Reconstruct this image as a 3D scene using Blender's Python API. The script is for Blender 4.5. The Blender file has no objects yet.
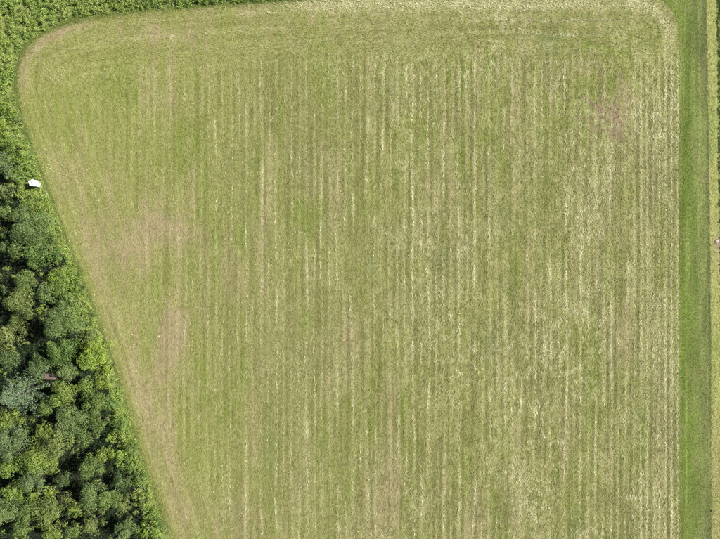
import bpy, math
import numpy as np
from mathutils import Vector

# ------------------------------------------------------------------ camera, sky, sun, exposure
scene = bpy.context.scene
col = scene.collection
H = 100.0                      # flying height of the camera above the field, metres
S = 0.2                        # metres on the ground for one photograph pixel (720 px wide)

cam_data = bpy.data.cameras.new('camera')
cam_data.sensor_width = 36.0
cam_data.lens = 25.0           # 144 m wide at 100 m
cam_data.clip_start = 0.5
cam_data.clip_end = 3000.0
cam = bpy.data.objects.new('camera', cam_data)
cam.location = (0, 0, H)
cam.rotation_euler = (0, 0, 0)
col.objects.link(cam)
scene.camera = cam

SUN_EL = math.radians(39)
SX, SY = 0.97, 0.24            # the sun stands to the right and a little to the top of the picture
world = bpy.data.worlds.new('World')
scene.world = world
world.use_nodes = True
wn = world.node_tree.nodes
sky = wn.new('ShaderNodeTexSky')
sky.sky_type = 'NISHITA'
sky.sun_disc = False
sky.sun_elevation = SUN_EL
sky.sun_rotation = math.atan2(SX, SY)
bg = wn['Background']
bg.inputs['Strength'].default_value = 0.055
world.node_tree.links.new(sky.outputs[0], bg.inputs['Color'])

sun_data = bpy.data.lights.new('sun', 'SUN')
sun_data.energy = 5.0
sun_data.angle = math.radians(0.5)
sun_data.color = (1.0, 0.955, 0.88)
sun = bpy.data.objects.new('sun', sun_data)
sdir = Vector((-SX * math.cos(SUN_EL), -SY * math.cos(SUN_EL), -math.sin(SUN_EL)))
sun.rotation_euler = sdir.to_track_quat('-Z', 'Y').to_euler()
sun.location = (60, 25, 90)
col.objects.link(sun)

scene.view_settings.view_transform = 'Standard'
scene.view_settings.look = 'None'
scene.view_settings.exposure = 0.98
scene.view_settings.gamma = 1.0
scene.view_settings.use_curve_mapping = False
scene.render.resolution_x = 1024
scene.render.resolution_y = 767

# ------------------------------------------------------------------ helpers
rng = np.random.default_rng(11)
_T = np.random.default_rng(5).random(65536)

def _h(i, j, s):
    return _T[(i * 7919 + j * 104729 + s * 3571 + ((i * 31) ^ (j * 57))) & 65535]

def vn(x, y, s=0):
    """value noise 0..1"""
    x = np.asarray(x, float); y = np.asarray(y, float)
    xi = np.floor(x).astype(np.int64); yi = np.floor(y).astype(np.int64)
    fx = x - xi; fy = y - yi
    fx = fx * fx * (3 - 2 * fx); fy = fy * fy * (3 - 2 * fy)
    a = _h(xi, yi, s); b = _h(xi + 1, yi, s); c = _h(xi, yi + 1, s); d = _h(xi + 1, yi + 1, s)
    return (a * (1 - fx) + b * fx) * (1 - fy) + (c * (1 - fx) + d * fx) * fy

def fbm(x, y, s=0):
    return (vn(x, y, s) + .5 * vn(x * 2.1, y * 2.1, s + 1) + .25 * vn(x * 4.3, y * 4.3, s + 2)) / 1.75

def sst(a, b, x):
    t = np.clip((x - a) / (b - a), 0, 1)
    return t * t * (3 - 2 * t)

def to_x(px): return (px - 360.0) * S
def to_y(py): return (269.5 - py) * S
def to_px(x): return x / S + 360.0
def to_py(y): return 269.5 - y / S

def new_object(name, me, mat=None, parent=None):
    o = bpy.data.objects.new(name, me)
    col.objects.link(o)
    if mat and me: me.materials.append(mat)
    if parent: o.parent = parent
    return o

def tag(o, label=None, cat=None, group=None, kind=None):
    if label: o['label'] = label
    if cat: o['category'] = cat
    if group: o['group'] = group
    if kind: o['kind'] = kind
    return o

def quads_mesh(name, co, colors=None, smooth=False):
    """co (q,4,3), colors (q,3)"""
    q = len(co)
    me = bpy.data.meshes.new(name)
    me.vertices.add(q * 4)
    me.vertices.foreach_set('co', np.ascontiguousarray(co, dtype=np.float32).ravel())
    me.loops.add(q * 4)
    me.loops.foreach_set('vertex_index', np.arange(q * 4, dtype=np.int32))
    me.polygons.add(q)
    me.polygons.foreach_set('loop_start', np.arange(0, q * 4, 4, dtype=np.int32))
    me.polygons.foreach_set('loop_total', np.full(q, 4, dtype=np.int32))
    if colors is not None:
        a = me.color_attributes.new('Col', 'FLOAT_COLOR', 'POINT')
        c = np.ones((q, 4, 4), np.float32)
        c[:, :, :3] = np.asarray(colors)[:, None, :]
        a.data.foreach_set('color', c.ravel())
    me.update(calc_edges=True)
    return me

def mesh(name, verts, faces, smooth=False):
    me = bpy.data.meshes.new(name)
    me.from_pydata([tuple(map(float, v)) for v in verts], [], faces)
    me.update()
    if smooth:
        for p in me.polygons: p.use_smooth = True
    return me

def prism(pts, z0, z1):
    """closed prism; pts counter-clockwise (x,y); z1 may be a function of (x,y)"""
    n = len(pts)
    f = z1 if callable(z1) else (lambda x, y: z1)
    g = z0 if callable(z0) else (lambda x, y: z0)
    v = [(x, y, g(x, y)) for x, y in pts] + [(x, y, f(x, y)) for x, y in pts]
    fc = [tuple(range(n - 1, -1, -1)), tuple(range(n, 2 * n))]
    fc += [(i, (i + 1) % n, n + (i + 1) % n, n + i) for i in range(n)]
    return v, fc

class MB:
    def __init__(s): s.v = []; s.f = []
    def add(s, v, f):
        b = len(s.v); s.v += list(v); s.f += [tuple(i + b for i in q) for q in f]; return s
    def tube(s, pts, rad, n=6):
        pts = [Vector(p) for p in pts]
        rings = []
        for i, p in enumerate(pts):
            d = (pts[min(i + 1, len(pts) - 1)] - pts[max(i - 1, 0)]).normalized()
            a = d.orthogonal().normalized(); b = d.cross(a)
            rings.append([p + (a * math.cos(t) + b * math.sin(t)) * rad[i]
                          for t in [k * 2 * math.pi / n for k in range(n)]])
        v = [q for r in rings for q in r]
        f = []
        for i in range(len(rings) - 1):
            for k in range(n):
                f.append((i * n + k, i * n + (k + 1) % n, (i + 1) * n + (k + 1) % n, (i + 1) * n + k))
        f.append(tuple(range(n - 1, -1, -1)))
        f.append(tuple(range(len(v) - n, len(v))))
        return s.add(v, f)
    def box(s, c, d, rz=0.0):
        cx, cy, cz = c; dx, dy, dz = [q / 2 for q in d]
        cs, sn = math.cos(rz), math.sin(rz)
        v = []
        for z in (-dz, dz):
            for x, y in ((-dx, -dy), (dx, -dy), (dx, dy), (-dx, dy)):
                v.append((cx + x * cs - y * sn, cy + x * sn + y * cs, cz + z))
        return s.add(v, [(3, 2, 1, 0), (4, 5, 6, 7), (0, 1, 5, 4), (1, 2, 6, 5), (2, 3, 7, 6), (3, 0, 4, 7)])
    def build(s, name, mat, parent=None, smooth=False):
        return new_object(name, mesh(name, s.v, s.f, smooth), mat, parent)

# ------------------------------------------------------------------ materials
def base_mat(name):
    m = bpy.data.materials.new(name)
    m.use_nodes = True
    nt = m.node_tree
    return m, nt, nt.nodes, nt.links, nt.nodes['Principled BSDF']

def leaf_mat(name, rough=0.6, trans=0.22, gloss=0.35):
    m, nt, N, L, p = base_mat(name)
    a = N.new('ShaderNodeAttribute'); a.attribute_name = 'Col'
    L.new(a.outputs['Color'], p.inputs['Base Color'])
    p.inputs['Roughness'].default_value = rough
    p.inputs['Specular IOR Level'].default_value = gloss
    t = N.new('ShaderNodeBsdfTranslucent')
    mul = N.new('ShaderNodeMix'); mul.data_type = 'RGBA'; mul.blend_type = 'MULTIPLY'
    mul.inputs[0].default_value = 1.0
    L.new(a.outputs['Color'], mul.inputs[6]); mul.inputs[7].default_value = (1.15, 1.25, .55, 1)
    L.new(mul.outputs[2], t.inputs['Color'])
    mx = N.new('ShaderNodeMixShader'); mx.inputs[0].default_value = trans
    L.new(p.outputs[0], mx.inputs[1]); L.new(t.outputs[0], mx.inputs[2])
    L.new(mx.outputs[0], N['Material Output'].inputs['Surface'])
    return m

def ground_mat(name, c1, c2, scale=1.0, c3=None, bump=0.3, stretch=(1, 1, 1)):
    m, nt, N, L, p = base_mat(name)
    tc = N.new('ShaderNodeTexCoord'); mp = N.new('ShaderNodeMapping')
    mp.inputs['Scale'].default_value = stretch
    L.new(tc.outputs['Object'], mp.inputs[0])
    n1 = N.new('ShaderNodeTexNoise'); n1.inputs['Scale'].default_value = scale
    n1.inputs['Detail'].default_value = 8; n1.inputs['Roughness'].default_value = .65
    L.new(mp.outputs[0], n1.inputs['Vector'])
    r = N.new('ShaderNodeValToRGB')
    r.color_ramp.elements[0].position = .3; r.color_ramp.elements[0].color = (*c1, 1)
    r.color_ramp.elements[1].position = .7; r.color_ramp.elements[1].color = (*c2, 1)
    L.new(n1.outputs[0], r.inputs[0])
    out = r.outputs[0]
    if c3:
        n2 = N.new('ShaderNodeTexNoise'); n2.inputs['Scale'].default_value = scale * .23
        L.new(tc.outputs['Object'], n2.inputs['Vector'])
        rr = N.new('ShaderNodeValToRGB')
        rr.color_ramp.elements[0].position = .45; rr.color_ramp.elements[1].position = .65
        L.new(n2.outputs[0], rr.inputs[0])
        mx = N.new('ShaderNodeMix'); mx.data_type = 'RGBA'
        L.new(rr.outputs[0], mx.inputs[0]); L.new(out, mx.inputs[6]); mx.inputs[7].default_value = (*c3, 1)
        out = mx.outputs[2]
    L.new(out, p.inputs['Base Color'])
    p.inputs['Roughness'].default_value = .95
    p.inputs['Specular IOR Level'].default_value = .1
    b = N.new('ShaderNodeBump'); b.inputs['Strength'].default_value = bump; b.inputs['Distance'].default_value = .1
    L.new(n1.outputs[0], b.inputs['Height']); L.new(b.outputs[0], p.inputs['Normal'])
    return m

def attr_ground_mat(name, nscale, stretch, lo=.72, hi=1.22):
    """ground whose kind of cover comes from the mesh (grass, straw, soil) with fine procedural grain"""
    m, nt, N, L, p = base_mat(name)
    a = N.new('ShaderNodeAttribute'); a.attribute_name = 'Col'
    tc = N.new('ShaderNodeTexCoord'); mp = N.new('ShaderNodeMapping')
    mp.inputs['Scale'].default_value = stretch
    L.new(tc.outputs['Object'], mp.inputs[0])
    n1 = N.new('ShaderNodeTexNoise'); n1.inputs['Scale'].default_value = nscale
    n1.inputs['Detail'].default_value = 6; n1.inputs['Roughness'].default_value = .7
    L.new(mp.outputs[0], n1.inputs['Vector'])
    mr = N.new('ShaderNodeMapRange'); mr.inputs[1].default_value = .3; mr.inputs[2].default_value = .7
    mr.inputs[3].default_value = lo; mr.inputs[4].default_value = hi
    L.new(n1.outputs[0], mr.inputs[0])
    mul = N.new('ShaderNodeVectorMath'); mul.operation = 'SCALE'
    L.new(a.outputs['Color'], mul.inputs[0]); L.new(mr.outputs[0], mul.inputs['Scale'])
    L.new(mul.outputs[0], p.inputs['Base Color'])
    p.inputs['Roughness'].default_value = .95
    p.inputs['Specular IOR Level'].default_value = .1
    b = N.new('ShaderNodeBump'); b.inputs['Strength'].default_value = .35; b.inputs['Distance'].default_value = .06
    L.new(n1.outputs[0], b.inputs['Height']); L.new(b.outputs[0], p.inputs['Normal'])
    return m

def paint_mat(name, c, rough=.5, dirt=.85, scale=6.0):
    m, nt, N, L, p = base_mat(name)
    tc = N.new('ShaderNodeTexCoord')
    n1 = N.new('ShaderNodeTexNoise'); n1.inputs['Scale'].default_value = scale; n1.inputs['Detail'].default_value = 6
    L.new(tc.outputs['Object'], n1.inputs['Vector'])
    r = N.new('ShaderNodeValToRGB')
    r.color_ramp.elements[0].position = .25; r.color_ramp.elements[0].color = (c[0] * dirt, c[1] * dirt, c[2] * dirt, 1)
    r.color_ramp.elements[1].position = .6; r.color_ramp.elements[1].color = (*c, 1)
    L.new(n1.outputs[0], r.inputs[0]); L.new(r.outputs[0], p.inputs['Base Color'])
    p.inputs['Roughness'].default_value = rough
    return m

M_leaf = leaf_mat('leaves')
M_weed = leaf_mat('weed_leaves', rough=.7, trans=.25, gloss=.2)
M_straw = leaf_mat('straw_blades', rough=.8, trans=.12, gloss=.15)
M_bark = ground_mat('bark', (.025, .022, .018), (.07, .06, .048), 5.0, bump=.6, stretch=(1, 1, .25))
M_darkbark = ground_mat('dark_bark', (.016, .013, .010), (.04, .034, .026), 5.0, bump=.6)
M_board = ground_mat('weathered_board', (.09, .068, .055), (.21, .165, .14), 4.0, bump=.4, stretch=(.4, 3, 1))
M_white = paint_mat('white_painted_metal', (.82, .82, .82), .45)
M_wall = paint_mat('white_wall', (.74, .74, .71), .6, .75)
M_grey = paint_mat('grey_sheet', (.26, .26, .29), .6, .7)
M_darkglass = paint_mat('dark_pane', (.02, .022, .026), .12, .8)
M_stone = paint_mat('pale_stone', (.40, .35, .31), .85, .6, 5.0)
M_soil = ground_mat('soil', (.045, .035, .022), (.11, .085, .055), 5.0, bump=.8)
M_ground = ground_mat('meadow_ground', (.11, .155, .04), (.19, .235, .065), .9, (.17, .19, .06))
M_floor = ground_mat('woodland_floor', (.010, .014, .009), (.024, .027, .016), 1.3, (.014, .024, .012))  # near-black: shade of the gaps between crowns is put into the colour
M_field = attr_ground_mat('hay_field', 3.2, (1, .55, 1))
M_lane = attr_ground_mat('mown_lane', 4.0, (1.2, .35, 1), .8, 1.18)

# ------------------------------------------------------------------ outlines
# edge of the hay field, left side from below the picture up round the corner and along the top
EDGE_PX = [(232, 700), (200, 616), (170, 536), (160, 505), (142, 454), (129, 410), (115, 363), (100, 321), (82, 273),
           (77, 262), (60, 217), (42.5, 172), (29, 137), (24, 122), (19.5, 102), (17, 84), (17.6, 70), (21, 57),
           (29, 45), (42, 34.5), (60, 25.5), (85, 19), (125, 14), (180, 9.5), (230, 5.5), (287, 1.5), (340, -2),
           (420, -5), (520, -6), (600, -6), (650, -4), (664, 2), (673, 13), (677.5, 28), (678.8, 48)]
EDGE = np.array([(to_x(a), to_y(b)) for a, b in EDGE_PX])
XR = to_x(678.8)
YB = to_y(690)
FIELD_POLY = np.vstack([EDGE, [(XR, YB), (EDGE[0][0], YB)]])

def seg_dist(x, y, line):
    best = np.full(x.shape, 1e9); bx = np.zeros_like(x); by = np.zeros_like(x)
    for (ax, ay), (cx, cy) in zip(line[:-1], line[1:]):
        dx, dy = cx - ax, cy - ay
        t = np.clip(((x - ax) * dx + (y - ay) * dy) / (dx * dx + dy * dy), 0, 1)
        qx, qy = ax + t * dx, ay + t * dy
        d = np.hypot(x - qx, y - qy)
        k = d < best
        best = np.where(k, d, best); bx = np.where(k, qx, bx); by = np.where(k, qy, by)
    return best, bx, by

def inside(x, y, poly):
    r = np.zeros(x.shape, bool)
    n = len(poly)
    for i in range(n):
        x1, y1 = poly[i]; x2, y2 = poly[(i + 1) % n]
        if y1 == y2: continue
        c = ((y1 > y) != (y2 > y)) & (x < (x2 - x1) * (y - y1) / (y2 - y1) + x1)
        r ^= c
    return r

# ------------------------------------------------------------------ what grows where on the field
def gau(px, py, cx, cy, rx, ry):
    return np.exp(-(((px - cx) / rx) ** 2 + ((py - cy) / ry) ** 2))

GREEN = [(492, 95, 9, 30, 1.1), (328, 88, 9, 28, .8), (330, 110, 5, 20, .5), (420, 128, 14, 26, .7), (365, 120, 6, 20, .3), (305, 213, 20, 14, .8),
         (310, 225, 8, 22, .5), (215, 240, 8, 35, .5), (240, 235, 7, 30, .5), (190, 255, 6, 30, .4), (118, 85, 14, 16, .8), (100, 82, 12, 9, .5),
         (614, 92, 6, 16, .9), (585, 95, 12, 22, .6), (600, 45, 40, 14, .45), (640, 32, 22, 14, .5), (578, 345, 6, 22, .6), (592, 350, 5, 40, .4),
         (505, 95, 6, 40, .5), (552, 122, 12, 26, .5), (270, 505, 8, 40, .4), (345, 505, 6, 36, .5), (590, 420, 6, 40, .5),
         (395, 350, 8, 25, .35), (580, 510, 8, 30, .5), (160, 150, 30, 30, .35), (60, 100, 20, 40, .3), (305, 325, 6, 14, .7), (470, 455, 10, 40, .3),
         (640, 440, 6, 40, .4), (540, 100, 8, 40, .4), (150, 290, 14, 20, .35), (195, 460, 16, 25, .35), (560, 330, 8, 30, .3)]
WEEDY = [(550, 42, 12, 12, .7), (490, 348, 5, 22, .8), (445, 262, 9, 14, .6), (372, 265, 7, 12, .6), (500, 335, 6, 14, .3), (505, 285, 7, 10, .6),
         (612, 370, 8, 22, .4), (490, 170, 6, 20, .5), (270, 440, 5, 40, .35), (505, 220, 7, 14, .6), (640, 415, 5, 8, .6), (395, 87, 7, 18, .4), (110, 500, 6, 6, 0),
         (500, 395, 5, 8, .4), (575, 525, 5, 14, .5), (612, 340, 6, 12, .5)]
BROWN = [(613, 118, 14, 20, 1.3), (600, 112, 12, 8, .5), (622, 92, 7, 18, .6), (588, 70, 22, 6, .4), (172, 328, 10, 26, .9), (163, 345, 8, 28, .6), (186, 318, 10, 8, .5),
         (168, 230, 26, 12, .55), (135, 245, 22, 18, .45), (157, 222, 6, 14, .4), (200, 180, 10, 25, .3), (330, 400, 12, 50, .45), (352, 345, 12, 26, .35),
         (300, 480, 14, 40, .35), (395, 375, 10, 22, .35), (385, 480, 16, 40, .35), (245, 515, 22, 24, .45), (160, 400, 14, 40, .35), (155, 35, 40, 10, .4),
         (170, 100, 10, 14, .3), (395, 110, 8, 10, .4), (460, 112, 10, 12, .4), (262, 370, 8, 14, .35), (215, 450, 12, 14, .3), (340, 425, 5, 8, .4),
         (108, 300, 16, 50, .4), (150, 470, 18, 50, .5), (135, 400, 18, 45, .5), (128, 250, 30, 34, .45), (190, 235, 22, 22, .35), (180, 350, 18, 40, .4), (180, 515, 25, 30, .5), (150, 205, 22, 22, .3), (95, 230, 16, 30, .3), (520, 160, 8, 12, .3), (650, 200, 6, 60, .25), (660, 460, 8, 90, .3)]

SCRATCH = [(583, 97, 626, 127, 1.6, 1), (600, 96, 623, 142, 1.5, .9), (621, 72, 617, 122, 1.7, .9), (588, 126, 626, 136, 1.3, .8), (595, 106, 612, 138, 1.4, .9),
           (628, 82, 623, 132, 1.3, .8), (606, 88, 614, 130, 1.2, .7), (574, 117, 616, 121, 1.2, .6), (612, 105, 613, 140, 2.6, .9), (596, 118, 622, 116, 1.6, .7), (616, 112, 634, 96, 1.1, .5)]
C_SCRATCH = np.array((.250, .180, .122))
C_OLIVE = np.array((.228, .226, .082)); C_YEL = np.array((.252, .262, .078)); C_GREEN = np.array((.168, .215, .036))
C_WEEDY = np.array((.105, .165, .06)); C_TAN = np.array((.33, .255, .145)); C_PINK = np.array((.32, .24, .165))
C_STRAW = np.array((.55, .52, .31)); C_DARK = np.array((.125, .125, .04)); C_LIGHT = np.array((.38, .368, .168))

def lerp(a, b, t): return a * (1 - t[..., None]) + b * t[..., None]

def streak(u, v, s, width=.21):
    """broken, beaded windrow lines 3.04 m apart"""
    k = np.round((u - .0) / 3.04)
    off = (vn(k * 3.7 + 11, v / 9.0, s) - .5) * .6
    width = width * (.55 + 1.1 * vn(k * 4.1 + 7, v / 2.3, s + 9))
    d = np.abs(u - k * 3.04 - off)
    amp = (.22 + .78 * sst(.25, .66, vn(k * 5.3 + 3, v / 9.0, s + 1))) * (.25 + .95 * vn(k * 9.1, v / 1.6, s + 2))
    amp = amp * (.55 + .45 * vn(k * 7.7, v / .55, s + 3)) * (.42 + .58 * sst(.30, .62, vn(k * 6.1 + 2, v / 3.2, s + 4)))
    return np.exp(-(d / width) ** 2) * amp

def cover(x, y):
    """masks of the field's cover at world points"""
    px, py = to_px(x), to_py(y)
    d, _, _ = seg_dist(x, y, EDGE)
    wob = (fbm(x / 9, y / 9, 40) - .5) * 5.0
    left = sst(300, 120, px)
    width = 12.0 - 4.5 * left * sst(150, 420, py)
    hl = sst(width + 3.2, width - 3.2, d + wob * 1.3)
    hl = hl * sst(664, 650, np.where(py > 70, px, 0))
    # the rows lean a little with the wheel tracks
    xr = x - to_x(367.5) + .45 * (vn(y / 22, x / 30, 70) - .5)
    st_in = streak(xr, y, 100)
    st_mid = streak(xr + 1.52, y, 200, .16) * .75
    along = x * .75 + y * .66
    st_hl = streak(d + .9 + .3 * (vn(along / 10, d / 9, 71) - .5), along, 300, .30)
    fine_in = vn(x * 2.1, y * .06, 31) * .55 + vn(x * 3.9, y * .13, 32) * .45
    fine_hl = vn(d * 2.3, along * .085, 33) * .55 + vn(d * 4.6, along * .20, 34) * .45
    fine = fine_in * (1 - hl) + fine_hl * hl
    cr = sst(230, 560, px)
    right = sst(622, 646, px) * sst(40, 62, py)
    drill = .5 + .5 * np.cos((px - 640.5) / 6.15 * 2 * math.pi)
    drill = drill ** 3 * right * (.5 + .5 * vn(px * .16, y * .12, 35))
    straw = (st_in * 1.15 + st_mid) * (1 - hl) * (1 - .55 * right) * (.42 + .50 * sst(130, 340, px)) + st_hl * hl * (.28 + .3 * sst(60, 20, py)) + drill * .55
    patch = fbm(x / 5.5, y / 8.0, 50)
    speck = sst(.5, .95, patch) * (.35 + .65 * cr)
    toppale = gau(px, py, 430, 3, 130, 7) + gau(px, py, 540, 4, 60, 7) + .7 * gau(px, py, 330, 5, 45, 8)
    for cy, a in ((32, .5), (47, .3), (59, .55)):
        toppale = toppale + a * np.exp(-((py - cy - .012 * (px - 400) - 2.5 * (vn(x / 9, y / 40, 72) - .5)) / 1.3) ** 2) * sst(320, 420, px) * sst(640, 590, px) * sst(.35, .7, vn(x / 3, y / 20, 73))
    corner = np.exp(-(np.abs(np.hypot(px - 630, py - 42) - 39) / 6.0) ** 2) * (px > 626) * sst(50, 30, py) * 1.0
    corner = corner + gau(px, py, 667, 50, 6, 18) * .6
    clumps = sst(.57, .80, vn(x / .55, y / .8, 51)) * sst(.40, .65, fbm(x / 9, y / 16, 52)) * (.25 + .75 * cr)
    straw = straw + .24 * speck + .45 * np.clip(toppale, 0, 1) + .45 * corner + .38 * clumps
    vs = .55 + .9 * (fine - .3)
    g = 1.35 * sum(w * gau(px, py, a, b, c, e) for a, b, c, e, w in GREEN)
    g = g * (.25 + 1.25 * sst(.36, .62, fine)) + .45 * sst(.56, .78, fbm(x / 2.6, y / 14, 53)) + .28 * sst(.5, .8, fbm(x / 7, y / 11, 56))
    g = g + (.16 + .60 * sst(330, 500, px) * sst(330, 120, py)) * sst(.55, .72, vn(x * 1.55, y * .10, 67)) * sst(.42, .6, fbm(x / 12, y / 15, 68)) * (1 - hl)
    g = g + .5 * gau(px, py, 600, 100, 45, 45) * sst(.4, .6, fine)
    grain = .35 + 1.3 * vn(x / .45, y / 1.1, 64)
    g = g * grain
    w = sum(w_ * gau(px, py, a, b, c, e) for a, b, c, e, w_ in WEEDY) * (.5 + .8 * vn(x / .7, y / 1.2, 57))
    b = 1.35 * sum(w_ * gau(px, py, a, b_, c, e) for a, b_, c, e, w_ in BROWN) * (.45 + .9 * vn(x / 1.1, y / 2.4, 58))
    b = b + .62 * sst(.50, .74, fbm(x / 2.4, y / 18, 54)) * (.5 + .5 * sst(.3, .6, fine))
    sc = np.zeros_like(px)
    for ax, ay, cx, cy, wd_, a_ in SCRATCH:
        t = np.clip(((px - ax) * (cx - ax) + (py - ay) * (cy - ay)) / ((cx - ax) ** 2 + (cy - ay) ** 2), 0, 1)
        dd = np.hypot(px - ax - t * (cx - ax), py - ay - t * (cy - ay)) + 1.2 * (vn(px / 3, py / 3, 65) - .5)
        sc = np.maximum(sc, a_ * np.exp(-(dd / (wd_ * .95)) ** 2) * (.65 + .5 * vn(px / 1.7, py / 1.7, 66)))
    b = b * (.5 + .5 * grain)
    ring = np.exp(-((d - 1.25) / .85) ** 2) * sst(100, 75, py) * sst(105, 70, px)
    b = b + 1.15 * ring * (.6 + .5 * vn(along / .8, d, 59))
    # bare diagonal wheel lines beside the left edge
    b = b * (.25 + .75 * sst(.7, 2.4, d + 9 * (py < 100)))
    b = b + .35 * sst(.62, .8, fine_hl) * hl * left * sst(180, 300, py)
    yel = np.clip(left * 1.0 + sst(120, 60, py) * .35 + .5 * sst(.5, .8, fbm(x / 14, y / 14, 55)), 0, 1)
    rut = np.exp(-((px - 667.3 - .5 * (vn(y / 9, 3, 60) - .5)) / .75) ** 2) * sst(250, 420, py) * .9
    rut = rut + .5 * np.exp(-((px - 652.5) / .6) ** 2) * sst(90, 160, py)
    tuft = vn(x / .42, y / .62, 61) * .5 + vn(x / .85, y / 1.5, 62) * .5
    tuft = tuft * .75 + .25 * vn(x / .25, y / .33, 63)
    rowp = np.where(hl > .5, np.cos(d / 1.52 * 2 * math.pi), np.cos(xr / 1.52 * 2 * math.pi))
    light = sst(.50, .74, tuft) * (.30 + .65 * cr) + (.38 + .22 * cr) * sst(.52, .72, fine) + .14 * np.clip(rowp, 0, 1)
    light = light + .5 * straw
    dark = sst(.48, .28, fine) * (.55 + .4 * cr) * (1 - .35 * hl) + sst(.46, .22, tuft) * (.4 + .5 * cr) + .16 * np.clip(-rowp, 0, 1)
    return dict(straw=np.clip(straw, 0, 1), g=np.clip(g, 0, 1), w=np.clip(w, 0, 1), b=np.clip(b, 0, 1), yel=yel,
                rut=np.clip(rut, 0, 1), sc=np.clip(sc, 0, 1), dark=np.clip(dark, 0, 1), light=np.clip(light, 0, 1), hl=hl, d=d, right=right)

def cover_color(m):
    c = lerp(C_OLIVE[None, :], C_YEL[None, :], m['yel'])
    c = lerp(c, C_TAN[None, :] * .55 + C_PINK[None, :] * .45, m['b'] * .8)
    c = lerp(c, C_GREEN[None, :], np.clip(m['g'] * .8, 0, 1))
    c = lerp(c, C_WEEDY[None, :], np.clip(m['w'] * .85, 0, 1))
    c = lerp(c, C_LIGHT[None, :], m['light'] * .55)
    c = lerp(c, C_DARK[None, :], m['dark'] * .5)
    c = lerp(c, C_SCRATCH[None, :], m['sc'])
    return c

# ------------------------------------------------------------------ setting: ground, field, lane
def sheet(name, pts, z, mat):
    me = mesh(name, [(x, y, z) for x, y in pts], [tuple(range(len(pts)))])
    return tag(new_object(name, me, mat), kind='structure')

R0 = 900.0
sheet('ground', [(-R0, -R0), (R0, -R0), (R0, R0), (-R0, R0)], 0.0, M_ground)

# floor under the wood, with the shade put into its near-black colour
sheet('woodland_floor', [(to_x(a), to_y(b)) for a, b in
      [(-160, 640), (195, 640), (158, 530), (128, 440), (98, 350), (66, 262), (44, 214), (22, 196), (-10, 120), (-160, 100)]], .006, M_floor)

def grid_sheet(name, xs, ys, keep, zfun, cfun, mat, snap=None):
    nx, ny = len(xs), len(ys)
    X, Y = np.meshgrid(xs, ys)
    cx = (X[:-1, :-1] + X[1:, 1:]) / 2; cy = (Y[:-1, :-1] + Y[1:, 1:]) / 2
    k = keep(cx.ravel(), cy.ravel())
    idx = np.arange(nx * ny).reshape(ny, nx)
    q = np.stack([idx[:-1, :-1], idx[:-1, 1:], idx[1:, 1:], idx[1:, :-1]], -1).reshape(-1, 4)[k]
    used = np.unique(q)
    remap = np.full(nx * ny, -1); remap[used] = np.arange(len(used))
    q = remap[q]
    x = X.ravel()[used].copy(); y = Y.ravel()[used].copy()
    if snap: x, y = snap(x, y)
    z = zfun(x, y)
    me = bpy.data.meshes.new(name)
    me.vertices.add(len(x)); me.vertices.foreach_set('co', np.stack([x, y, z], 1).astype(np.float32).ravel())
    me.loops.add(q.size); me.loops.foreach_set('vertex_index', q.astype(np.int32).ravel())
    me.polygons.add(len(q)); me.polygons.foreach_set('loop_start', np.arange(0, q.size, 4, dtype=np.int32))
    me.polygons.foreach_set('loop_total', np.full(len(q), 4, dtype=np.int32))
    a = me.color_attributes.new('Col', 'FLOAT_COLOR', 'POINT')
    c = np.ones((len(x), 4), np.float32); c[:, :3] = cfun(x, y)
    a.data.foreach_set('color', c.ravel())
    me.update(calc_edges=True)
    me.polygons.foreach_set('use_smooth', np.ones(len(q), bool))
    return new_object(name, me, mat)

def field_snap(x, y):
    ins = inside(x, y, FIELD_POLY)
    d, bx, by = seg_dist(x, y, EDGE)
    k = ~ins & (d < .7)
    x[k] = bx[k]; y[k] = by[k]
    return x, y

def field_z(x, y):
    px = to_px(x)
    rut = np.exp(-((px - 667.3) / .8) ** 2) * sst(250, 420, to_py(y))
    return .045 + .03 * vn(x / 1.1, y / 2.5, 80) + .015 * vn(x / .45, y / 1.2, 81) - .04 * rut

def field_c(x, y):
    m = cover(x, y)
    c = cover_color(m) * .80
    c = lerp(c, C_STRAW[None, :] * .8, m['straw'] * .55)
    c = lerp(c, np.array((.06, .055, .025))[None, :], m['rut'] * .8)
    return c

xs = np.linspace(to_x(10), XR, 662); ys = np.arange(YB, to_y(-9), .45)
field = tag(grid_sheet('hay_field', xs, ys, lambda x, y: inside(x, y, FIELD_POLY), field_z, field_c, M_field, field_snap), kind='structure')

# mown grass lane along the right of the field, with a paler strip of dry grass on its far side
def lane_left(y): return np.full_like(y, XR)
def band_l(py): return np.interp(py, [-60, 0, 130, 200, 350, 600, 760], [705, 706.2, 708.8, 709.6, 711.2, 711.4, 711.6])
def band_r(py): return np.interp(py, [-60, 0, 130, 240, 350, 600, 760], [715.5, 716.2, 717.4, 718.6, 722, 724, 725])

def lane_masks(x, y):
    px, py = to_px(x), to_py(y)
    w = (vn(y / 3.0, x / 2, 90) - .5) * 1.2
    t = np.clip((px - 679) / (band_l(py) - 679), 0, 1)
    streaks = vn(x * 1.9, y * .05, 91) * .6 + vn(x * 4.5, y * .12, 92) * .4
    band = sst(-.8, .8, px - band_l(py) - w * .5) * sst(.8, -.8, px - band_r(py) - w * .4)
    return px, py, t, streaks, band

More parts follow.
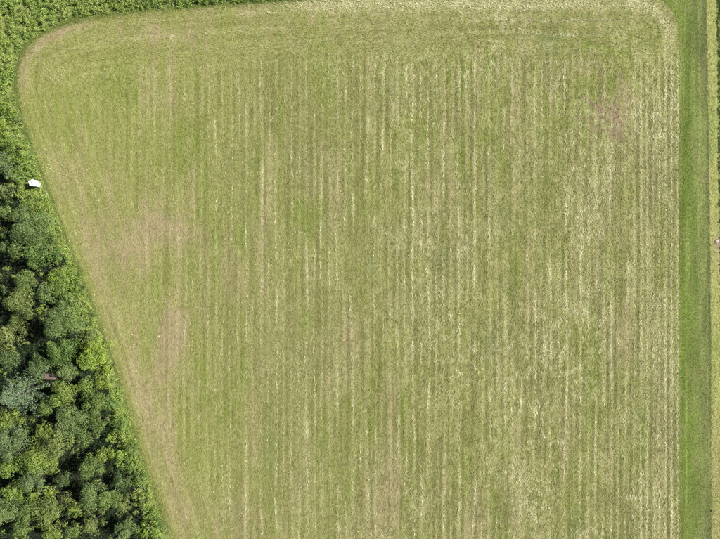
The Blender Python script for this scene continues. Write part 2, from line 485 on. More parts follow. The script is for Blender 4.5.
def lane_c(x, y):
    px, py, t, s, band = lane_masks(x, y)
    c = lerp(np.array((.112, .156, .027))[None, :], np.array((.145, .175, .052))[None, :], sst(.02, .85, t + .4 * (s - .5)))
    c = lerp(c, np.array((.11, .125, .045))[None, :], sst(.66, .97, t) * .75)
    pale = sst(.52, .74, s)
    c = lerp(c, np.array((.24, .27, .08))[None, :], pale * .4)
    c = c * (.66 + .66 * fbm(x / 1.6, y / 9, 93))[..., None]
    c = lerp(c, np.array((.175, .165, .07))[None, :], .5 * sst(.58, .8, fbm(x / 1.4, y / 3.5, 96)))
    yb = lerp(np.array((.30, .305, .105))[None, :], np.array((.27, .26, .10))[None, :], sst(380, 470, py))
    yb = lerp(yb, np.array((.19, .24, .06))[None, :], sst(.5, .75, fbm(x / 2, y / 8, 94)) * .55)
    soil = gau(px, py, 718.5, 242, 3.2, 5.5) + .35 * gau(px, py, 717, 250, 3, 20)
    yb = lerp(yb, np.array((.33, .24, .19))[None, :], np.clip(soil, 0, 1))
    c = lerp(c, yb, band)
    out = sst(0, 1.2, px - band_r(py))
    return lerp(c, np.array((.13, .165, .05))[None, :], out * (1 - band))

lx = np.arange(XR + .001 - 45 * .2, to_x(790), .2); ly = np.arange(YB, to_y(-140), .8)
lane = tag(grid_sheet('mown_grass_lane', lx, ly, lambda x, y: (x > XR) | (y > to_y(62)),
                      lambda x, y: .012 + .02 * vn(x / 1.3, y / 3, 95), lane_c, M_lane), kind='structure')

# ------------------------------------------------------------------ stubble and straw lying on the field
def blades(x, y, z, length, width, ang, pitch, curl=.0):
    n = len(x)
    ca, sa = np.cos(ang), np.sin(ang); cp, sp = np.cos(pitch), np.sin(pitch)
    ax = np.stack([ca * cp, sa * cp, sp], 1) * (length / 2)[:, None]
    roll = rng.normal(0, .5, n)
    bx = np.stack([-sa * np.cos(roll), ca * np.cos(roll), np.sin(roll)], 1) * (width / 2)[:, None]
    c = np.stack([x, y, z], 1)
    return np.stack([c - ax - bx * .8, c + ax * 1.0 - bx * .35, c + ax + bx * .35, c - ax + bx * .8], 1)

def make_field_cover():
    n = 560000
    x = rng.uniform(to_x(8), XR, n); y = rng.uniform(to_y(562), to_y(-9), n)
    k = inside(x, y, FIELD_POLY); x, y = x[k], y[k]; n = len(x)
    m = cover(x, y)
    u = rng.random(n)
    p_straw = (1 - .45 * m['b']) * (1 - .9 * m['sc']) * np.clip(.012 + .95 * m['straw'] ** 1.12, 0, .9) * (1 - .6 * m['g']) * (1 - .7 * m['w'])
    is_straw = u < p_straw
    keep = (rng.random(n) > m['rut'] * .95) & (rng.random(n) > m['b'] * .35 * ~is_straw)
    base = cover_color(m)
    jit = rng.normal(1, .13, n).clip(.45, 1.6)
    c = base * jit[:, None]
    c[:, 1] *= rng.normal(1, .05, n)
    deep = (rng.random(n) < .08) & ~is_straw
    c[deep] = C_DARK * rng.uniform(.6, 1.2, (deep.sum(), 1))
    fresh = (rng.random(n) < (.12 + .3 * m['g']) * (1 - m['sc'])) & ~is_straw
    c[fresh] = C_GREEN * rng.uniform(.75, 1.35, (fresh.sum(), 1))
    ns = is_straw.sum()
    c[is_straw] = lerp(C_LIGHT[None, :], C_STRAW[None, :], sst(.05, .45, m['straw'][is_straw])) * rng.normal(1, .16, (ns, 1)).clip(.6, 1.45)
    ln = np.where(is_straw, rng.uniform(.20, .42, n), rng.uniform(.14, .32, n))
    wd = np.where(is_straw, rng.uniform(.06, .13, n), rng.uniform(.045, .10, n))
    ang = np.where(rng.random(n) < .70, math.pi / 2 + rng.normal(0, .25, n) + 1.45 * (m['hl'] > .5) * (to_py(y) < 62), rng.uniform(0, 2 * math.pi, n))
    pitch = rng.normal(0, .35, n)
    z = field_z(x, y) + .02 + np.abs(np.sin(pitch)) * ln / 2 + is_straw * rng.random(n) * (.02 + .07 * m['straw'])
    co = blades(x, y, z, ln, wd, ang, pitch)
    a = is_straw & keep; b = ~is_straw & keep
    tag(new_object('cut_straw', quads_mesh('cut_straw', co[a], c[a]), M_straw),
        'pale dry cut straw lying in broken lines along the field rows', 'straw', kind='stuff')
    tag(new_object('grass_stubble', quads_mesh('grass_stubble', co[b], c[b]), M_straw),
        'short olive green and tan stubble covering the mown field', 'stubble', kind='stuff')
make_field_cover()

def make_lane_grass():
    n = 140000
    x = rng.uniform(XR - 8, to_x(735), n); y = rng.uniform(to_y(562), to_y(-22), n)
    c = lane_c(x, y) * rng.normal(1.05, .11, n).clip(.5, 1.6)[:, None]
    px, py, t, s, band = lane_masks(x, y)
    keep = (px < band_r(py) + .5) & ((x > XR - .2) | ((y > to_y(60)) & ~inside(x, y, FIELD_POLY)))
    ln = rng.uniform(.10, .24, n) * (1 + .4 * band); wd = rng.uniform(.035, .07, n)
    ang = np.where(rng.random(n) < .6, math.pi / 2 + rng.normal(0, .3, n), rng.uniform(0, 6.28, n))
    pitch = rng.normal(0, .45, n)
    z = .045 + np.abs(np.sin(pitch)) * ln / 2 + band * .05
    co = blades(x, y, z, ln, wd, ang, pitch)
    a = keep & (band < .5); b = keep & (band >= .5)
    sp = (np.abs(x - XR) < .5) & (rng.random(n) < .5)
    c[sp] = C_LIGHT * rng.normal(1, .18, (sp.sum(), 1)).clip(.5, 1.4)
    co[sp, :, 2] += .03
    tag(new_object('lane_grass', quads_mesh('lane_grass', co[a], c[a]), M_weed),
        'short bright green mown grass of the lane right of the field', 'grass', kind='stuff')
    tag(new_object('dry_grass_strip', quads_mesh('dry_grass_strip', co[b], c[b]), M_straw),
        'pale yellow dry grass strip along the far side of the green lane', 'grass', kind='stuff')
make_lane_grass()

# ------------------------------------------------------------------ foliage generators
def leaf_quads(c, nrm, size, aspect=.62):
    """diamond-like leaves at c facing nrm"""
    n = len(c)
    nrm = nrm / np.linalg.norm(nrm, axis=1, keepdims=True)
    r = rng.normal(size=(n, 3))
    t = np.cross(nrm, r); t /= np.linalg.norm(t, axis=1, keepdims=True) + 1e-9
    b = np.cross(nrm, t)
    L = size[:, None] * .5; W = L * aspect
    bend = nrm * (size * .10)[:, None]
    return np.stack([c - t * L - bend, c + b * W * .95 + t * L * .1, c + t * L - bend, c - b * W * .95 + t * L * .1], 1)

def clump_leaves(centers, radii, per, size, flat=.75, up=.55, rnd=.75):
    """leaves spread over the upper skin of each clump"""
    k = np.repeat(np.arange(len(centers)), per)
    n = len(k)
    v = rng.normal(size=(n, 3)); v /= np.linalg.norm(v, axis=1, keepdims=True)
    v[:, 2] = np.where(v[:, 2] < -.35, -v[:, 2], v[:, 2])
    rr = radii[k] * rng.uniform(.70, 1.10, n)
    p = centers[k] + v * rr[:, None] * np.array((1, 1, flat))
    nr = v * 1.0 + rng.normal(size=(n, 3)) * rnd * .62 + np.array((0, 0, up * .6))
    s = rng.uniform(.7, 1.3, n) * size
    return p, nr, s, k

HUES = {  # leaf colours (low, high)
    'mid': ((.076, .110, .026), (.128, .168, .042)),
    'green': ((.066, .108, .025), (.112, .170, .040)),
    'dark': ((.048, .078, .026), (.086, .120, .038)),  # dull dark greens; for shaded trees the shade is put into the leaf colour
    'grey': ((.084, .118, .036), (.132, .170, .056)),
    'olive': ((.092, .118, .032), (.148, .172, .048)),
    'yellow': ((.098, .138, .024), (.162, .205, .040)),
    'bright': ((.112, .162, .022), (.190, .238, .034)),
    'silver': ((.100, .138, .078), (.165, .212, .122)),
    'smoky': ((.082, .112, .044), (.128, .160, .066)),
    'straw': ((.115, .138, .040), (.165, .182, .054)),
}

def hue_cols(h, n, k, nk):
    lo, hi = map(np.array, HUES[h])
    tc = rng.random(nk)
    t = np.clip(tc[k] * .65 + rng.random(n) * .45, 0, 1)[:, None]
    return (lo * (1 - t) + hi * t) * rng.normal(1, .10, (n, 1)).clip(.6, 1.4)

def make_tree(name, px, py, r_px, h, hue, kind, label):
    rad = r_px * S * (1 - h * .7 / H) * (1.34 * rng.uniform(.82, 1.22) if kind == 'tree' else 1.2)
    if kind == 'shrub': zc0, thick = h * .42, h * .55
    elif kind == 'pine': zc0, thick = h * .45, h * .55
    else: zc0, thick = h - min(rad * 1.5, h * .72), min(rad * 1.5, h * .72)
    hc = zc0 + thick * .55
    bx, by = to_x(px) * (H - hc) / H, to_y(py) * (H - hc) / H
    root = bpy.data.objects.new(name, None); col.objects.link(root)
    root.location = (bx, by, 0); root.rotation_euler = (0, 0, 0)
    root.empty_display_size = .5
    tag(root, label, 'shrub' if kind == 'shrub' else 'tree', 'trees and shrubs of the wood')
    if kind == 'pine':
        C, Rr = [], []
        for lev in range(6):
            zz = zc0 + thick * (lev / 5.0) * .95
            rr_ = rad * (1.0 - .16 * lev)
            nb = 9 if lev < 4 else 6
            a0 = rng.random() * 6.28
            for b in range(nb):
                a = a0 + b * 2 * math.pi / nb + rng.normal(0, .09)
                reach = rr_ * rng.uniform(.8, 1.08)
                for s_ in np.linspace(.22, 1, 6):
                    C.append((math.cos(a) * reach * s_, math.sin(a) * reach * s_, zz - .10 * rad * s_ ** 2 + .06 * s_))
                    Rr.append(rad * (.055 + .055 * (1 - abs(s_ - .55))))
        C.append((0, 0, h * .99)); Rr.append(rad * .12)
        C = np.array(C); Rr = np.array(Rr)
        p, nr, s, k = clump_leaves(C, Rr, 16, .27, .6, .5)
        co = leaf_quads(p, nr, s, .38)
    else:
        nc = int(np.clip(9 + rad * 9, 9, 44)) if kind != 'shrub' else int(np.clip(6 + rad * 6, 6, 22))
        C, Rr = [], []
        lob = rng.random(8)
        for i in range(nc):
            a = i * 2.39996 + rng.normal(0, .4)
            q = math.sqrt((i + .5) / nc) * rng.uniform(.82, 1.06)
            edge = .66 + .50 * lob[int((a % 6.283) / 6.2832 * 8) % 8]
            q *= edge
            zz = zc0 + thick * math.sqrt(max(.02, 1 - min(q, 1) ** 2)) * rng.uniform(.22, 1.0) * .88
            rc = rad * rng.uniform(.13, .34) if rad > 1.2 else rad * rng.uniform(.3, .45)
            q2 = max(0, q - .16)
            C.append((math.cos(a) * rad * q2, math.sin(a) * rad * q2, zz)); Rr.append(rc)
        C = np.array(C); Rr = np.array(Rr)
        lsize = {'grey': .22, 'smoky': .21, 'bright': .27, 'yellow': .26}.get(hue, .24)
        per = np.maximum(10, (Rr ** 2 * 3.0 / (lsize ** 2 * .40)).astype(int))
        p, nr, s, k = clump_leaves(C, Rr, per, lsize)
        co = leaf_quads(p, nr, s)
    co[:, :, 2] = np.maximum(co[:, :, 2], .08)
    cols = hue_cols(hue, len(co), k, len(C))
    # some clumps are new pale growth, some old and dull
    cr = rng.random(len(C))
    mod = np.where(cr < .12, 1.28, np.where(cr > .88, .74, 1.0))
    cols = cols * mod[k][:, None] * np.array((1.12, 1.20, 1.12))
    new_object('crown', quads_mesh('crown', co, cols), M_leaf, root)
    mb = MB()
    tr = max(.04, .019 * h + .02)
    lean = rng.normal(0, .04 * h, 2)
    top = zc0 + thick * .45
    pts = [(0, 0, -.05), (lean[0] * .3, lean[1] * .3, top * .35), (lean[0] * .6, lean[1] * .6, top * .7), (lean[0], lean[1], top)]
    mb.tube(pts, [tr * 1.25, tr, tr * .75, tr * .3], 7)
    for j in rng.choice(len(C), min(7 if kind != 'shrub' else 4, len(C)), replace=False):
        st = Vector(pts[1]).lerp(Vector(pts[2]), rng.random())
        e = Vector(C[j])
        mid = st.lerp(e, .5) + Vector((0, 0, -.08 * h))
        mb.tube([st, mid, e], [tr * .5, tr * .32, tr * .1], 5)
    mb.build('trunk', M_bark, root, True)
    return root

# ------------------------------------------------------------------ the wood: one entry for each crown
# px, py: centre of the crown in the photograph; r: crown radius there; h: height in metres
T_, B_ = 'deciduous_tree', 'shrub'
WOOD = [
 (3, 107, 8, 3.5, 'bright', B_, 'bright yellow-green shrub at the left photo edge, topmost of the wood'),
 (1, 126, 8, 4, 'bright', B_, 'bright yellow-green shrub at left photo edge, second from the top of the wood'),
 (15, 118, 6, 2.6, 'mid', B_, 'small green shrub right of the two topmost bright shrubs'),
 (11, 145, 9, 4.5, 'yellow', B_, 'yellow-green shrub above and left of the white hut'),
 (1, 163, 9, 5.5, 'smoky', T_, 'smoky grey-green tree at left photo edge, up-left of the white hut'),
 (20, 160, 6, 3, 'yellow', B_, 'yellowish green shrub directly up-left of the white hut, beside the field strip'),
 (9, 174, 7, 4, 'grey', T_, 'grey-green small tree just left of the white hut, above its shadow'),
 (3, 190, 8, 5, 'olive', T_, 'olive tree at left photo edge, level with the white hut'),
 (30, 204, 11, 4.2, 'yellow', B_, 'yellow-green shrub directly below the white hut'),
 (19, 214, 9, 6, 'grey', T_, 'grey-green tree below-left of the white hut beside a black gap'),
 (3, 211, 6, 6.5, 'mid', T_, 'half-shaded small tree at left photo edge below the white hut'),
 (42, 217, 9, 3, 'green', B_, 'low green shrub below the white hut nearest the field edge'),
 (26, 231, 14, 8.5, 'grey', T_, 'broad grey-green tree, second crown down below the white hut'),
 (47, 236, 11, 4.5, 'mid', B_, 'mid-green shrub right of the broad grey-green tree, facing the field'),
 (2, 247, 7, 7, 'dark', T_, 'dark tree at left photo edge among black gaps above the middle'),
 (15, 251, 9, 8, 'mid', T_, 'mid-green tree under the broad grey-green tree, edging a black gap'),
 (33, 255, 11, 7, 'green', T_, 'green tree below the broad grey-green tree, inner side'),
 (56, 255, 10, 4, 'green', B_, 'green shrub on the field side, above the bright yellow-green pair'),
 (23, 281, 13, 9, 'mid', T_, 'round mid-green crown left of the bright yellow-green tree'),
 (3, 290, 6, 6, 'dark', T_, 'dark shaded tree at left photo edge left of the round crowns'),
 (45, 292, 10, 8, 'grey', T_, 'grey-green crown touching the bright yellow-green tree on its left'),
 (59, 283, 12, 7, 'yellow', T_, 'bright yellow-green tree, largest of that colour in the middle of the wood'),
 (73, 274, 7, 3.6, 'yellow', B_, 'small yellow-green shrub right of the bright tree at the field edge'),
 (79, 288, 8, 3, 'mid', B_, 'low mid-green shrub at the field edge right of the bright tree'),
 (17, 301, 13, 9.5, 'olive', T_, 'olive-green crown above the pale olive clearing bush'),
 (41, 309, 6, 6.5, 'bright', B_, 'small bright yellow bush squeezed between darker crowns mid wood'),
 (66, 303, 10, 6.5, 'mid', T_, 'mid-green tree between the bright tree and the dome-shaped crown'),
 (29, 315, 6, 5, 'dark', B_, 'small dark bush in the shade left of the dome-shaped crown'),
 (57, 323, 16, 10.5, 'grey', T_, 'large dome-shaped grey-green crown casting a long black shadow below it'),
 (74, 318, 9, 7.5, 'yellow', T_, 'yellow-green crown merged into the right of the dome-shaped crown'),
 (88, 318, 9, 3.6, 'mid', B_, 'mid-green shrub by the field edge level with the dome-shaped crown'),
 (8, 335, 16, 3.2, 'straw', B_, 'pale olive straw-coloured bush in the sunny clearing at left photo edge'),
 (16, 318, 9, 5, 'mid', B_, 'mid-green bush on top of the pale olive clearing bush'),
 (90, 337, 9, 3.4, 'olive', B_, 'olive shrub at the field edge above the brightest yellow-green tree'),
 (58, 350, 12, 6.5, 'green', T_, 'green tree in the black shadow just under the dome-shaped crown'),
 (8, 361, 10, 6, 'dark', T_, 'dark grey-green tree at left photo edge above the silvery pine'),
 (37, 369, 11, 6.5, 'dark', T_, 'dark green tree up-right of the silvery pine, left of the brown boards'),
 (65, 372, 11, 6.5, 'grey', T_, 'pale grey-green tree right of the brown boards'),
 (91, 358, 13, 6.5, 'bright', T_, 'brightest yellow-green tree of the wood, by the field edge near the dark branch'),
 (101, 384, 7, 3.4, 'bright', B_, 'small vivid yellow-green shrub below the brightest tree at the field edge'),
 (86, 383, 8, 5, 'mid', T_, 'mid-green tree under the brightest yellow-green tree'),
 (15, 395, 23, 12.5, 'silver', 'pine', 'large silvery blue-green pine with star-like branches at left photo edge'),
 (63, 394, 13, 8.5, 'yellow', T_, 'yellow-green round crown below the brown boards'),
 (44, 408, 9, 7, 'mid', T_, 'mid-green tree between the silvery pine and the yellow-green round crown'),
 (95, 404, 12, 6, 'mid', T_, 'mid-green tree right of the black gap, below the vivid small shrub'),
 (110, 404, 9, 3.6, 'green', B_, 'green shrub at the field edge, level with the foot of the silvery pine'),
 (7, 421, 11, 8, 'yellow', T_, 'yellow-green tree at left photo edge just under the silvery pine'),
 (24, 433, 6, 6, 'green', T_, 'small green tree between black gaps below the silvery pine'),
 (68, 424, 14, 9, 'grey', T_, 'grey-green tree under the yellow-green round crown'),
 (44, 433, 8, 8, 'yellow', T_, 'small yellow-green pointed crown beside the black gap under the pine'),
 (8, 446, 15, 10, 'smoky', T_, 'large smoky grey tree at left photo edge below the silvery pine'),
 (98, 424, 11, 6.5, 'mid', T_, 'mid-green tree above the bright speckled shrub near the field edge'),
 (119, 425, 9, 3.2, 'green', B_, 'green shrub at the field edge right of the bright speckled shrub'),
 (110, 438, 6, 4.4, 'bright', B_, 'small bright speckled yellow shrub in the lower wood'),
 (84, 439, 9, 7.5, 'mid', T_, 'mid-green tree left of the small bright speckled shrub'),
 (55, 446, 14, 10, 'olive', T_, 'olive crown right of the large smoky grey tree'),
 (35, 461, 14, 10.5, 'yellow', T_, 'yellow-olive crown down-right of the large smoky grey tree'),
 (8, 468, 10, 8.5, 'yellow', T_, 'yellow crown at left photo edge under the large smoky grey tree'),
 (117, 456, 10, 5.5, 'bright', B_, 'bright yellow-green shrub, lower of the two bright ones near the field edge'),
 (101, 456, 8, 6, 'yellow', T_, 'yellow-green tree left of the lower bright shrub'),
 (130, 451, 9, 3.4, 'mid', B_, 'mid-green shrub at the field edge right of the lower bright shrub'),
 (88, 468, 11, 8, 'mid', T_, 'mid-green tree right of the long black gap in the lower wood'),
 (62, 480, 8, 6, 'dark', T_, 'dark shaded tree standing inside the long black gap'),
 (31, 481, 12, 9.5, 'smoky', T_, 'smoky grey-green crown below the yellow-olive crown'),
 (14, 491, 10, 8.5, 'yellow', T_, 'yellow-green crown near the left photo edge, above the bottom-left grey tree'),
 (34, 495, 8, 8, 'yellow', T_, 'small yellow-green crown under the lower smoky grey-green crown'),
 (49, 493, 6, 6.5, 'bright', T_, 'tiny bright crown left of the foot of the long black gap'),
 (120, 482, 10, 5, 'dark', T_, 'dull dark green tree near the field edge in the lower wood'),
 (140, 478, 8, 3, 'mid', B_, 'mid-green shrub at the field edge right of the dull dark tree'),
 (5, 512, 14, 9.5, 'grey', T_, 'grey-green tree in the bottom-left corner'),
 (26, 511, 10, 8.5, 'mid', T_, 'mid-green crown right of the bottom-left grey-green tree'),
 (46, 511, 13, 9.5, 'olive', T_, 'olive crown left of the lower black gap near the bottom edge'),
 (75, 509, 7, 6, 'yellow', T_, 'small yellow-green tree right of the lower black gap'),
 (89, 496, 12, 8, 'grey', T_, 'grey-green crown right of the lower black gap, above the bottom gap'),
 (106, 500, 12, 7.5, 'mid', T_, 'mid-green crown above the bottom black gap'),
 (124, 504, 10, 5.5, 'olive', T_, 'olive crown nearest the field above the bottom yellow shrub'),
 (143, 503, 8, 4, 'yellow', B_, 'yellow-tipped shrub at the field edge near the bottom'),
 (20, 531, 12, 8.5, 'mid', T_, 'mid-green tree cut by the bottom photo edge, leftmost'),
 (50, 533, 12, 8.5, 'yellow', T_, 'yellow-green tree cut by the bottom photo edge, second from the left'),
 (74, 531, 9, 7, 'mid', T_, 'mid-green tree cut by the bottom photo edge, third from the left'),
 (90, 526, 9, 6.5, 'olive', T_, 'olive tree left of the bottom black gap at the bottom edge'),
 (125, 530, 12, 6.5, 'grey', T_, 'grey-green tree at the bottom photo edge right of the bottom black gap'),
 (147, 531, 10, 5, 'bright', B_, 'bright yellow-green shrub at the bottom edge, nearest the field corner'),
 (158, 524, 8, 2.8, 'green', B_, 'low green shrub at the field edge, lowest in the photo'),
]
for px_, py_, r_, h_, hue_, kind_, lab_ in WOOD:
    nm = 'pine_tree' if kind_ == 'pine' else kind_
    k_ = 'pine' if kind_ == 'pine' else ('shrub' if kind_ == B_ else 'tree')
    make_tree(nm, px_, py_, r_, h_, hue_, k_, lab_)

# ------------------------------------------------------------------ tall weeds and undergrowth (ground cover)
def scatter_weeds(name, label, cat, n_try, box, ok, hfun, pal, per=46, size=.26, mat=None, spread=(.38, .9)):
    x = rng.uniform(box[0], box[1], n_try); y = rng.uniform(box[2], box[3], n_try)
    k = ok(x, y); x, y = x[k], y[k]
    n = len(x)
    hh = hfun(x, y) * rng.uniform(.55, 1.4, n)
    r = rng.uniform(*spread, n)
    c = np.stack([x, y, hh * .55], 1)
    kk = np.repeat(np.arange(n), per)
    v = rng.normal(size=(len(kk), 3)); v /= np.linalg.norm(v, axis=1, keepdims=True)
    v[:, 2] = np.abs(v[:, 2])
    f = rng.uniform(.3, 1.05, len(kk))[:, None]
    p = c[kk] + v * f * np.stack([r[kk], r[kk], hh[kk] * .45], 1)
    nr = v * .9 + rng.normal(size=v.shape) * .5 + np.array((0, 0, .35))
    s = rng.uniform(.7, 1.4, len(kk)) * size
    co = leaf_quads(p, nr, s, .5)
    co[:, :, 2] = np.maximum(co[:, :, 2], .05)
    pa = np.array(pal)
    t = fbm(x / 3.5, y / 3.5, 120) * 1.2 - .1 + rng.normal(0, .22, n)
    t = np.clip(t, 0, .999) * (len(pa) - 1)
    i = t.astype(int); fr = (t - i)[:, None]
    cc = pa[i] * (1 - fr) + pa[i + 1] * fr
    cols = cc[kk] * rng.normal(1, .16, (len(kk), 1)).clip(.5, 1.5)
    return tag(new_object(name, quads_mesh(name, co, cols), mat or M_weed), label, cat, kind='stuff')

def edge_signed(x, y):
    d, _, _ = seg_dist(x, y, EDGE)
    return np.where(inside(x, y, FIELD_POLY), -d, d)

def weeds_ok(x, y):
    e = edge_signed(x, y)
    px, py = to_px(x), to_py(y)
    hut = np.hypot(x - to_x(37), y - to_y(184.5)) > .72
    return (e > .45 + .9 * vn(x / 1.3, y / 1.3, 140) ** 2) & (px < 400) & hut & ((py < 1) | (px < 400))

def weeds_h(x, y):
    e = edge_signed(x, y)
    py = to_py(y)
    near = np.hypot(x - to_x(33), y - to_y(185.0))
    h = .35 + sst(1.0, 2.8, near) * sst(.2, 2.2, e) * (.55 + .55 * fbm(x / 2.2, y / 2.2, 130))
    return h

PAL_W = [(.155, .225, .052), (.200, .280, .064), (.230, .310, .068), (.280, .340, .086), (.255, .305, .095)]
def weed_region():
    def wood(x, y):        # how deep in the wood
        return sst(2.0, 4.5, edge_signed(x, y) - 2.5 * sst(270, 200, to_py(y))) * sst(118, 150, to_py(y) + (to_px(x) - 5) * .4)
    def ok_open(x, y): return weeds_ok(x, y) & (rng.random(len(x)) > wood(x, y) * .93)
    scatter_weeds('tall_weeds', 'tall leafy green weeds bordering the left side of the field and its corner', 'weeds', 17000,
                  (to_x(-45), to_x(180), to_y(585), to_y(-45)), ok_open, weeds_h, PAL_W, per=44)
    scatter_weeds('bank_weeds', 'strip of tall green weeds along the top edge of the field', 'weeds', 3600,
                  (to_x(180), to_x(400), to_y(8), to_y(-40)), weeds_ok, weeds_h, PAL_W, per=44)
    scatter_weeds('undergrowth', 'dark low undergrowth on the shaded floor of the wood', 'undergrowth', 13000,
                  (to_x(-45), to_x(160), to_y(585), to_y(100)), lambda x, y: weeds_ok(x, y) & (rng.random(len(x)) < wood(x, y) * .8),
                  lambda x, y: np.full(x.shape, .8), [(.02, .034, .014), (.035, .055, .02), (.05, .075, .026)], per=22)  # leaf palette darkened to hold the shade under the crowns
weed_region()

PAL_R = [(.12, .165, .045), (.15, .20, .05), (.18, .22, .06)]
scatter_weeds('verge_weeds', 'dark green weeds at the right photo edge beyond the dry grass strip', 'weeds', 5500,
              (to_x(717), to_x(760), to_y(575), to_y(-30)), lambda x, y: to_px(x) > band_r(to_py(y)) + .8,
              lambda x, y: np.full(x.shape, .16), PAL_R, per=24, spread=(.25, .5))

# a fringe of short grass creeping from the weeds on to the mown edge
def fringe():
    n = 26000
    i = rng.integers(2, len(EDGE) - 6, n); t = rng.random(n)[:, None]
    p = EDGE[i] * (1 - t) + EDGE[i + 1] * t
    p = p + rng.normal(0, .42, (n, 2)) + np.array((-.3, .2))
    ln = rng.uniform(.15, .4, n); wd = rng.uniform(.05, .09, n)
    pitch = rng.uniform(.1, 1.0, n)
    co = blades(p[:, 0], p[:, 1], .06 + np.sin(pitch) * ln / 2, ln, wd, rng.uniform(0, 6.28, n), pitch)
    c = np.array((.185, .225, .06)) * rng.normal(1, .25, (n, 1)).clip(.5, 1.6)
    tag(new_object('field_edge_grass', quads_mesh('field_edge_grass', co, c), M_weed),
        'thin green grass fringe between the weeds and the mown field', 'grass', kind='stuff')
fringe()

# ------------------------------------------------------------------ the white hut at the edge of the wood
def build_hut():
    K = .980                                    # roof at about 2 m
    ox, oy = to_x(31.3) * K, to_y(183) * K
    root = bpy.data.objects.new('hut', None); col.objects.link(root); root.location = (ox, oy, 0)
    tag(root, 'small white-roofed hut standing in the weeds at the left edge of the field', 'hut')
    def pt(a, b): return (to_x(a) * K - ox, to_y(b) * K - oy)
    left = [pt(27.6, 180.3), pt(29.5, 186.3), pt(31.5, 185.8), pt(29.8, 179.8)]
    right = [pt(31.0, 179.3), pt(32.8, 186.1), pt(35.4, 186.4), pt(34.2, 178.8)]
    body = [pt(27.9, 180.6), pt(29.7, 186.0), pt(35.0, 186.0), pt(33.9, 179.2)]
    zr = lambda x, y: 2.05 - .12 * x
    zl = lambda x, y: 1.99 + .05 * x
    MB().add(*prism(body, 0.0, 1.85)).build('wall', M_wall, root)
    MB().add(*prism(right, lambda x, y: zr(x, y) - .05, zr)).build('roof_panel', M_white, root)
    MB().add(*prism(left, lambda x, y: zl(x, y) - .05, zl)).build('roof_panel', M_white, root)
    gap = [pt(29.5, 180.3), pt(31.2, 185.7), pt(33.1, 185.8), pt(31.3, 179.7)]
    MB().add(*prism(gap, 1.853, 1.91)).build('gap_sheet', M_grey, root)
    def on_wall(i, name, w, z0, z1, mat, parent, at=.5):
        a, b = Vector(body[i]), Vector(body[(i + 1) % len(body)])
        d = (b - a).normalized(); c = a.lerp(b, at); n = Vector((d.y, -d.x))
        c = c + n * .012
        return MB().box((c.x, c.y, (z0 + z1) / 2), (w, .05, z1 - z0), math.atan2(d.y, d.x)).build(name, mat, parent)
    door = on_wall(1, 'door', .55, .08, 1.65, M_wall, root)
    on_wall(1, 'handle', .04, .75, .88, M_grey, door, .72)
    root.scale = (.88, .88, 1)
    on_wall(2, 'window', .35, 1.4, 1.55, M_grey, root, .6)
    return root
build_hut()

# ------------------------------------------------------------------ weathered boards among the trees
def build_boards():
    h = 3.4
    ox, oy = to_x(50) * (H - h) / H, to_y(377) * (H - h) / H
    root = bpy.data.objects.new('board_platform', None); col.objects.link(root); root.location = (ox, oy, 0)
    root.rotation_euler = (0, 0, math.radians(-2))
    tag(root, 'weathered brown wooden board platform half hidden by leaves, right of the dark green tree', 'platform')
    plank = MB(); plank.box((0, 0, 0), (2.6, .19, .045))
    first = None
    for i in range(5):
        o = plank.build('plank', M_board, root) if first is None else new_object('plank', first.data, None, root)
        first = first or o
        o.scale = (rng.uniform(.78, 1.0), 1, 1)
        o.location = (rng.normal(0, .12), .42 - i * .215, h - .05 + rng.normal(0, .006))
        o.rotation_euler = (0, 0, rng.normal(0, .012))
    MB().box((0, .60, h + .06), (2.75, .09, .14)).build('rail', M_board, root)
    MB().box((-1.0, 0, h - .135), (.09, 1.1, .12)).build('joist', M_board, root)
    MB().box((1.0, 0, h - .135), (.09, 1.1, .12)).build('joist', M_board, root)
    for sx in (-1.0, 1.0):
        for sy in (-.45, .45):
            MB().tube([(sx * 1.05, sy * 1.1, -.02), (sx, sy, h - .19)], [.055, .05], 7).build('post', M_board, root)
build_boards()

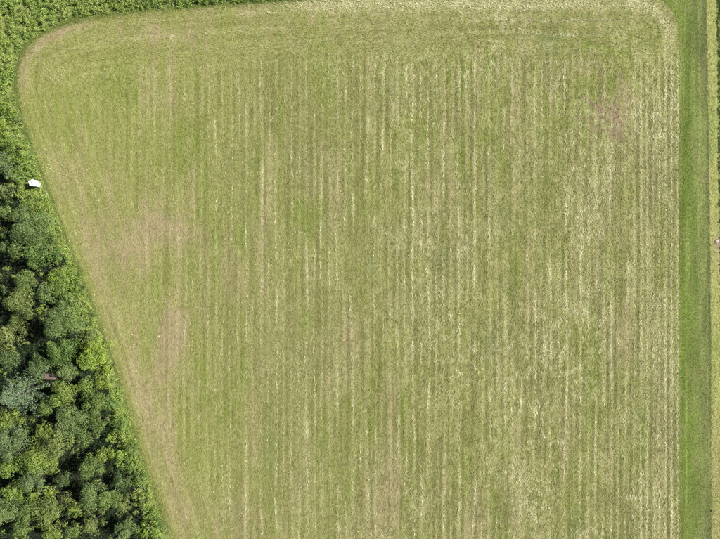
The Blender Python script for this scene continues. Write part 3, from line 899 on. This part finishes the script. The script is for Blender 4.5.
# ------------------------------------------------------------------ small things
def build_branch():
    ox, oy = to_x(112.5), to_y(368)
    mb = MB()
    mb.tube([(-.5, -.5, -.05), (0, 0, .6), (.6, .62, 1.2), (1.25, 1.35, 1.75)], [.17, .17, .15, .05], 8)
    mb.tube([(.6, .62, 1.2), (.70, 1.25, 1.6)], [.08, .02], 5)
    mb.tube([(.2, .2, .8), (.75, .30, 1.1)], [.08, .02], 5)
    o = mb.build('dead_branch', M_darkbark, None, True); o.location = (ox, oy, .03)
    tag(o, 'short dark dead branch sticking out over the field edge beside the brightest tree', 'branch')
build_branch()

def build_dry_weed():
    ox, oy = to_x(108.3), to_y(339)
    n = 160
    a = rng.uniform(0, 6.28, n); r = np.abs(rng.normal(0, .10, n))
    ln = rng.uniform(.35, .75, n); pitch = rng.uniform(.5, 1.3, n)
    co = blades(r * np.cos(a), r * np.sin(a) * 1.6, .03 + np.sin(pitch) * ln / 2, ln, rng.uniform(.04, .08, n), a, pitch)
    c = np.array((.48, .46, .25)) * rng.normal(1, .15, (n, 1))
    o = tag(new_object('dry_weed', quads_mesh('dry_weed', co, c), M_straw),
            'small pale dried weed tuft at the field edge above the dead branch', 'weed')
    o.location = (ox, oy, .05)
build_dry_weed()

def lump(name, mat, loc, size, seed, label, cat):
    r = np.random.default_rng(seed)
    v, f = [], []
    nu, nv = 14, 6
    for j in range(nv + 1):
        ph = j / nv * math.pi / 2
        for i in range(nu):
            th = i / nu * 2 * math.pi
            k = 1 + .22 * (vn(math.cos(th) * 1.7 + 5, math.sin(th) * 1.7 + j * .6, seed) - .5) * 2
            v.append((math.cos(th) * math.cos(ph) * size[0] * k, math.sin(th) * math.cos(ph) * size[1] * k, math.sin(ph) * size[2] * (1 + .1 * r.normal()) - .01))
    for j in range(nv):
        for i in range(nu):
            f.append((j * nu + i, j * nu + (i + 1) % nu, (j + 1) * nu + (i + 1) % nu, (j + 1) * nu + i))
    f.append(tuple(range(nu - 1, -1, -1)))
    o = new_object(name, mesh(name, v, f, True), mat)
    o.location = loc
    return tag(o, label, cat)

lump('stone', M_stone, (to_x(716.6), to_y(241.6), .02), (.42, .36, .22), 3, 'pale pinkish stone on bare soil at the right photo edge', 'stone')
lump('soil_mound', M_soil, (to_x(711.4), to_y(510.8), .02), (.24, .2, .14), 7, 'tiny dark soil mound on the dry grass strip near the bottom right', 'mound')
